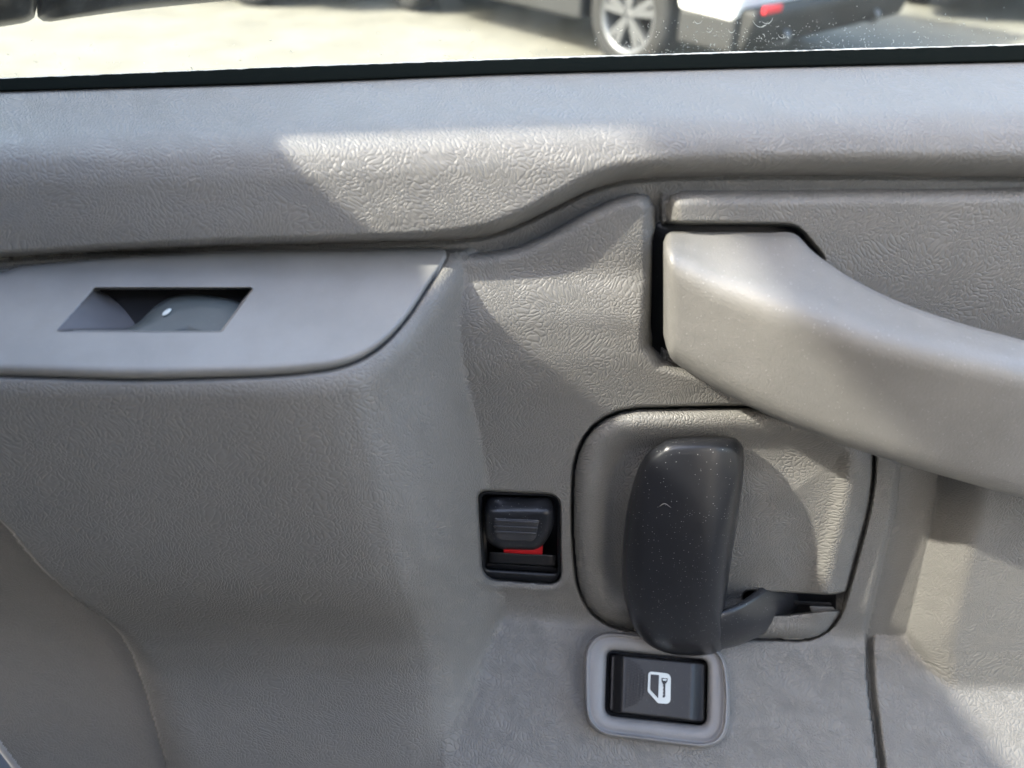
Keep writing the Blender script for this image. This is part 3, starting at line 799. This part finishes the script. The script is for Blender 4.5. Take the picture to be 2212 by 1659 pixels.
def lathe(name, prof, mat, parent, loc, n=40):
    """prof: (radius, y) pairs spun about the wheel axle (car y)"""
    verts = []
    for k in range(n):
        a = 2*math.pi*k/n
        for r, y in prof: verts.append((loc[0]+r*math.cos(a), loc[1]+y, loc[2]+r*math.sin(a)))
    L = len(prof); faces = []
    for k in range(n):
        for i in range(L-1):
            faces.append((k*L+i, k*L+i+1, ((k+1) % n)*L+i+1, ((k+1) % n)*L+i))
    return mesh_obj(name, verts, faces, mat, parent)
def wheel(car, x, y, out, R=.345, rr=.235):
    """out = +1 / -1: the side the rim faces"""
    w = .115
    t = lathe('wheel', [(rr, out*w), (rr+.02, out*(w+.006)), (R-.03, out*(w+.004)), (R-.006, out*(w-.02)), (R, out*(w-.05)), (R, -out*(w-.05)), (R-.01, -out*(w-.02)), (rr, -out*w)], M['tyre'], car, (x, y, R))
    lathe('rim', [(rr+.002, out*(w-.004)), (rr-.018, out*(w-.002)), (rr-.03, out*(w-.03)), (rr-.035, -out*.02)], M['rim'], t, (x, y, R))
    lathe('brake_disc', [(.001, out*.0), (.16, out*.0), (.16, -out*.02)], M['clad'], t, (x, y, R), 24)
    lathe('hub_cap', [(.001, out*(w-.02)), (.038, out*(w-.02)), (.05, out*(w-.035)), (.05, out*.03)], M['rim'], t, (x, y, R), 20)
    for k in range(5):
        a0 = 2*math.pi*k/5+.3
        for off in (-.17, .17):
            a = a0+off
            ca, sa = math.cos(a), math.sin(a); ca0, sa0 = math.cos(a0+off*.4), math.sin(a0+off*.4)
            p0 = (x+.03*ca0, R+.03*sa0); p1 = (x+(rr-.02)*ca, R+(rr-.02)*sa)
            nx, nz = -(p1[1]-p0[1]), p1[0]-p0[0]; L = math.hypot(nx, nz); nx, nz = nx/L, nz/L
            vs_, y0, y1 = [], y+out*(w-.012), y+out*(w-.05)
            for (q, hw, yy) in ((p0, .018, y0), (p1, .024, y0+out*.002), (p0, .022, y1), (p1, .028, y1)):
                vs_ += [(q[0]+nx*hw, yy, q[1]+nz*hw), (q[0]-nx*hw, yy, q[1]-nz*hw)]
            mesh_obj('spoke', vs_, [(0, 1, 3, 2), (4, 6, 7, 5), (0, 2, 6, 4), (1, 5, 7, 3), (0, 4, 5, 1), (2, 3, 7, 6)], M['rim'], t, False)
def suv(name, label, corner, heading, paint, L=4.5, W=1.84):
    """car frame: +x forward from the rear bumper, +y to the car's right from its left side"""
    a = math.atan2(heading[1], heading[0])
    car = empty(name, (corner[0], corner[1], 0), a)
    # the car's right side is at -y in a right-handed frame: mirror with W
    tag(car, label, 'car')
    def Y(v): return -v
    wb0, wb1, R = .88, 3.55, .345
    def arch(cx, r, k=9): return [(cx+r*math.cos(t), .36+r*math.sin(t)) for t in np.linspace(math.pi-.18, .18, k)]
    def band(nm, prof, y0, y1, mat, inset_top=None):
        n = len(prof); v = []
        for yy in (y0, y1):
            for (px, pz) in prof: v.append((px, Y(yy), pz))
        f = [tuple(range(n)), tuple(range(2*n-1, n-1, -1))]+[(i, (i+1) % n, n+(i+1) % n, n+i) for i in range(n)]
        o = mesh_obj(nm, v, f, mat, car, False)
        bv = o.modifiers.new('bevel', 'BEVEL'); bv.width = .03; bv.segments = 3; bv.limit_method = 'ANGLE'
        return o
    low_z, belt_z = .42, .98
    body = [(.06, low_z)]+arch(wb0, .43)+arch(wb1, .43)+[(L-.05, low_z), (L, .66), (L-.06, .84), (L-.9, .96), (.3, belt_z+.06), (.02, belt_z), (-.02, .75)]
    band('body', body, 0.0, W, paint)
    for x0, x1 in ((.04, wb0-.42), (wb0+.42, wb1-.42), (wb1+.42, L-.06)):
        band('lower_cladding', [(x0, .25), (x1, .25), (x1, .455), (x0, .455)], .006, W-.006, M['clad'])
    band('underbody', [(.2, .22), (L-.2, .22), (L-.2, .43), (.2, .43)], .30, W-.30, M['clad'])
    band('rear_bumper', [(-.06, .44), (.0, .27), (.3, .27), (.3, .49), (-.05, .49)], .05, W-.05, M['clad'])
    for yy in (.10, W-.34): box('reflector', (-.075, Y(yy+.16), .47), (-.055, Y(yy), .51), M['lamp_red'], car, .006)
    for yy in (.35, W-.5): lathe('exhaust_tip', [(.035, -.02), (.045, -.02), (.045, .02), (.035, .02)], M['rim'], car, (-.02, Y(yy+.05), .31), 16)
    box('number_plate', (-.035, Y(W/2+.26), .72), (-.022, Y(W/2-.26), .83), M['car_white'], car, .003)
    gh = [(.12, belt_z), (.35, 1.58), (.7, 1.64), (2.3, 1.63), (3.35, belt_z)]
    n = len(gh); v = []
    for yy, k in ((.10, 0), (W-.10, 0)):
        for (px, pz) in gh:
            ins = .16*(pz-belt_z)/.66
            v.append((px, Y(yy+(ins if yy < W/2 else -ins)), pz))
    f = [tuple(range(n)), tuple(range(2*n-1, n-1, -1))]+[(i, (i+1) % n, n+(i+1) % n, n+i) for i in range(n)]
    mesh_obj('greenhouse', v, f, M['car_glass'], car, False)
    box('roof', (.36, Y(W-.26), 1.60), (2.35, Y(.26), 1.665), paint, car, .025)
    for yy in (.02, W-.30): box('tail_lamp', (-.03, Y(yy+.28), .80), (.10, Y(yy), .93), M['lamp_red'], car, .015)
    wheel(car, wb0, Y(.13), 1); wheel(car, wb1, Y(.13), 1); wheel(car, wb0, Y(W-.13), -1); wheel(car, wb1, Y(W-.13), -1)
    return car
H1 = (-.63, .777)
suv('parked_car', 'white car with black lower body, alloy wheel and red reflector, seen through window', (1.27, 4.34), H1, M['car_white'])
suv('parked_car', 'dark car whose lower edge shows above the pale ground beside the mirror', (-1.55, 6.95), (-.93, .37), M['car_black'])
suv('parked_car', 'dark grey car at the far right beyond the window, mostly cut off', (3.3, 6.75), (.35, .94), M['car_grey'])
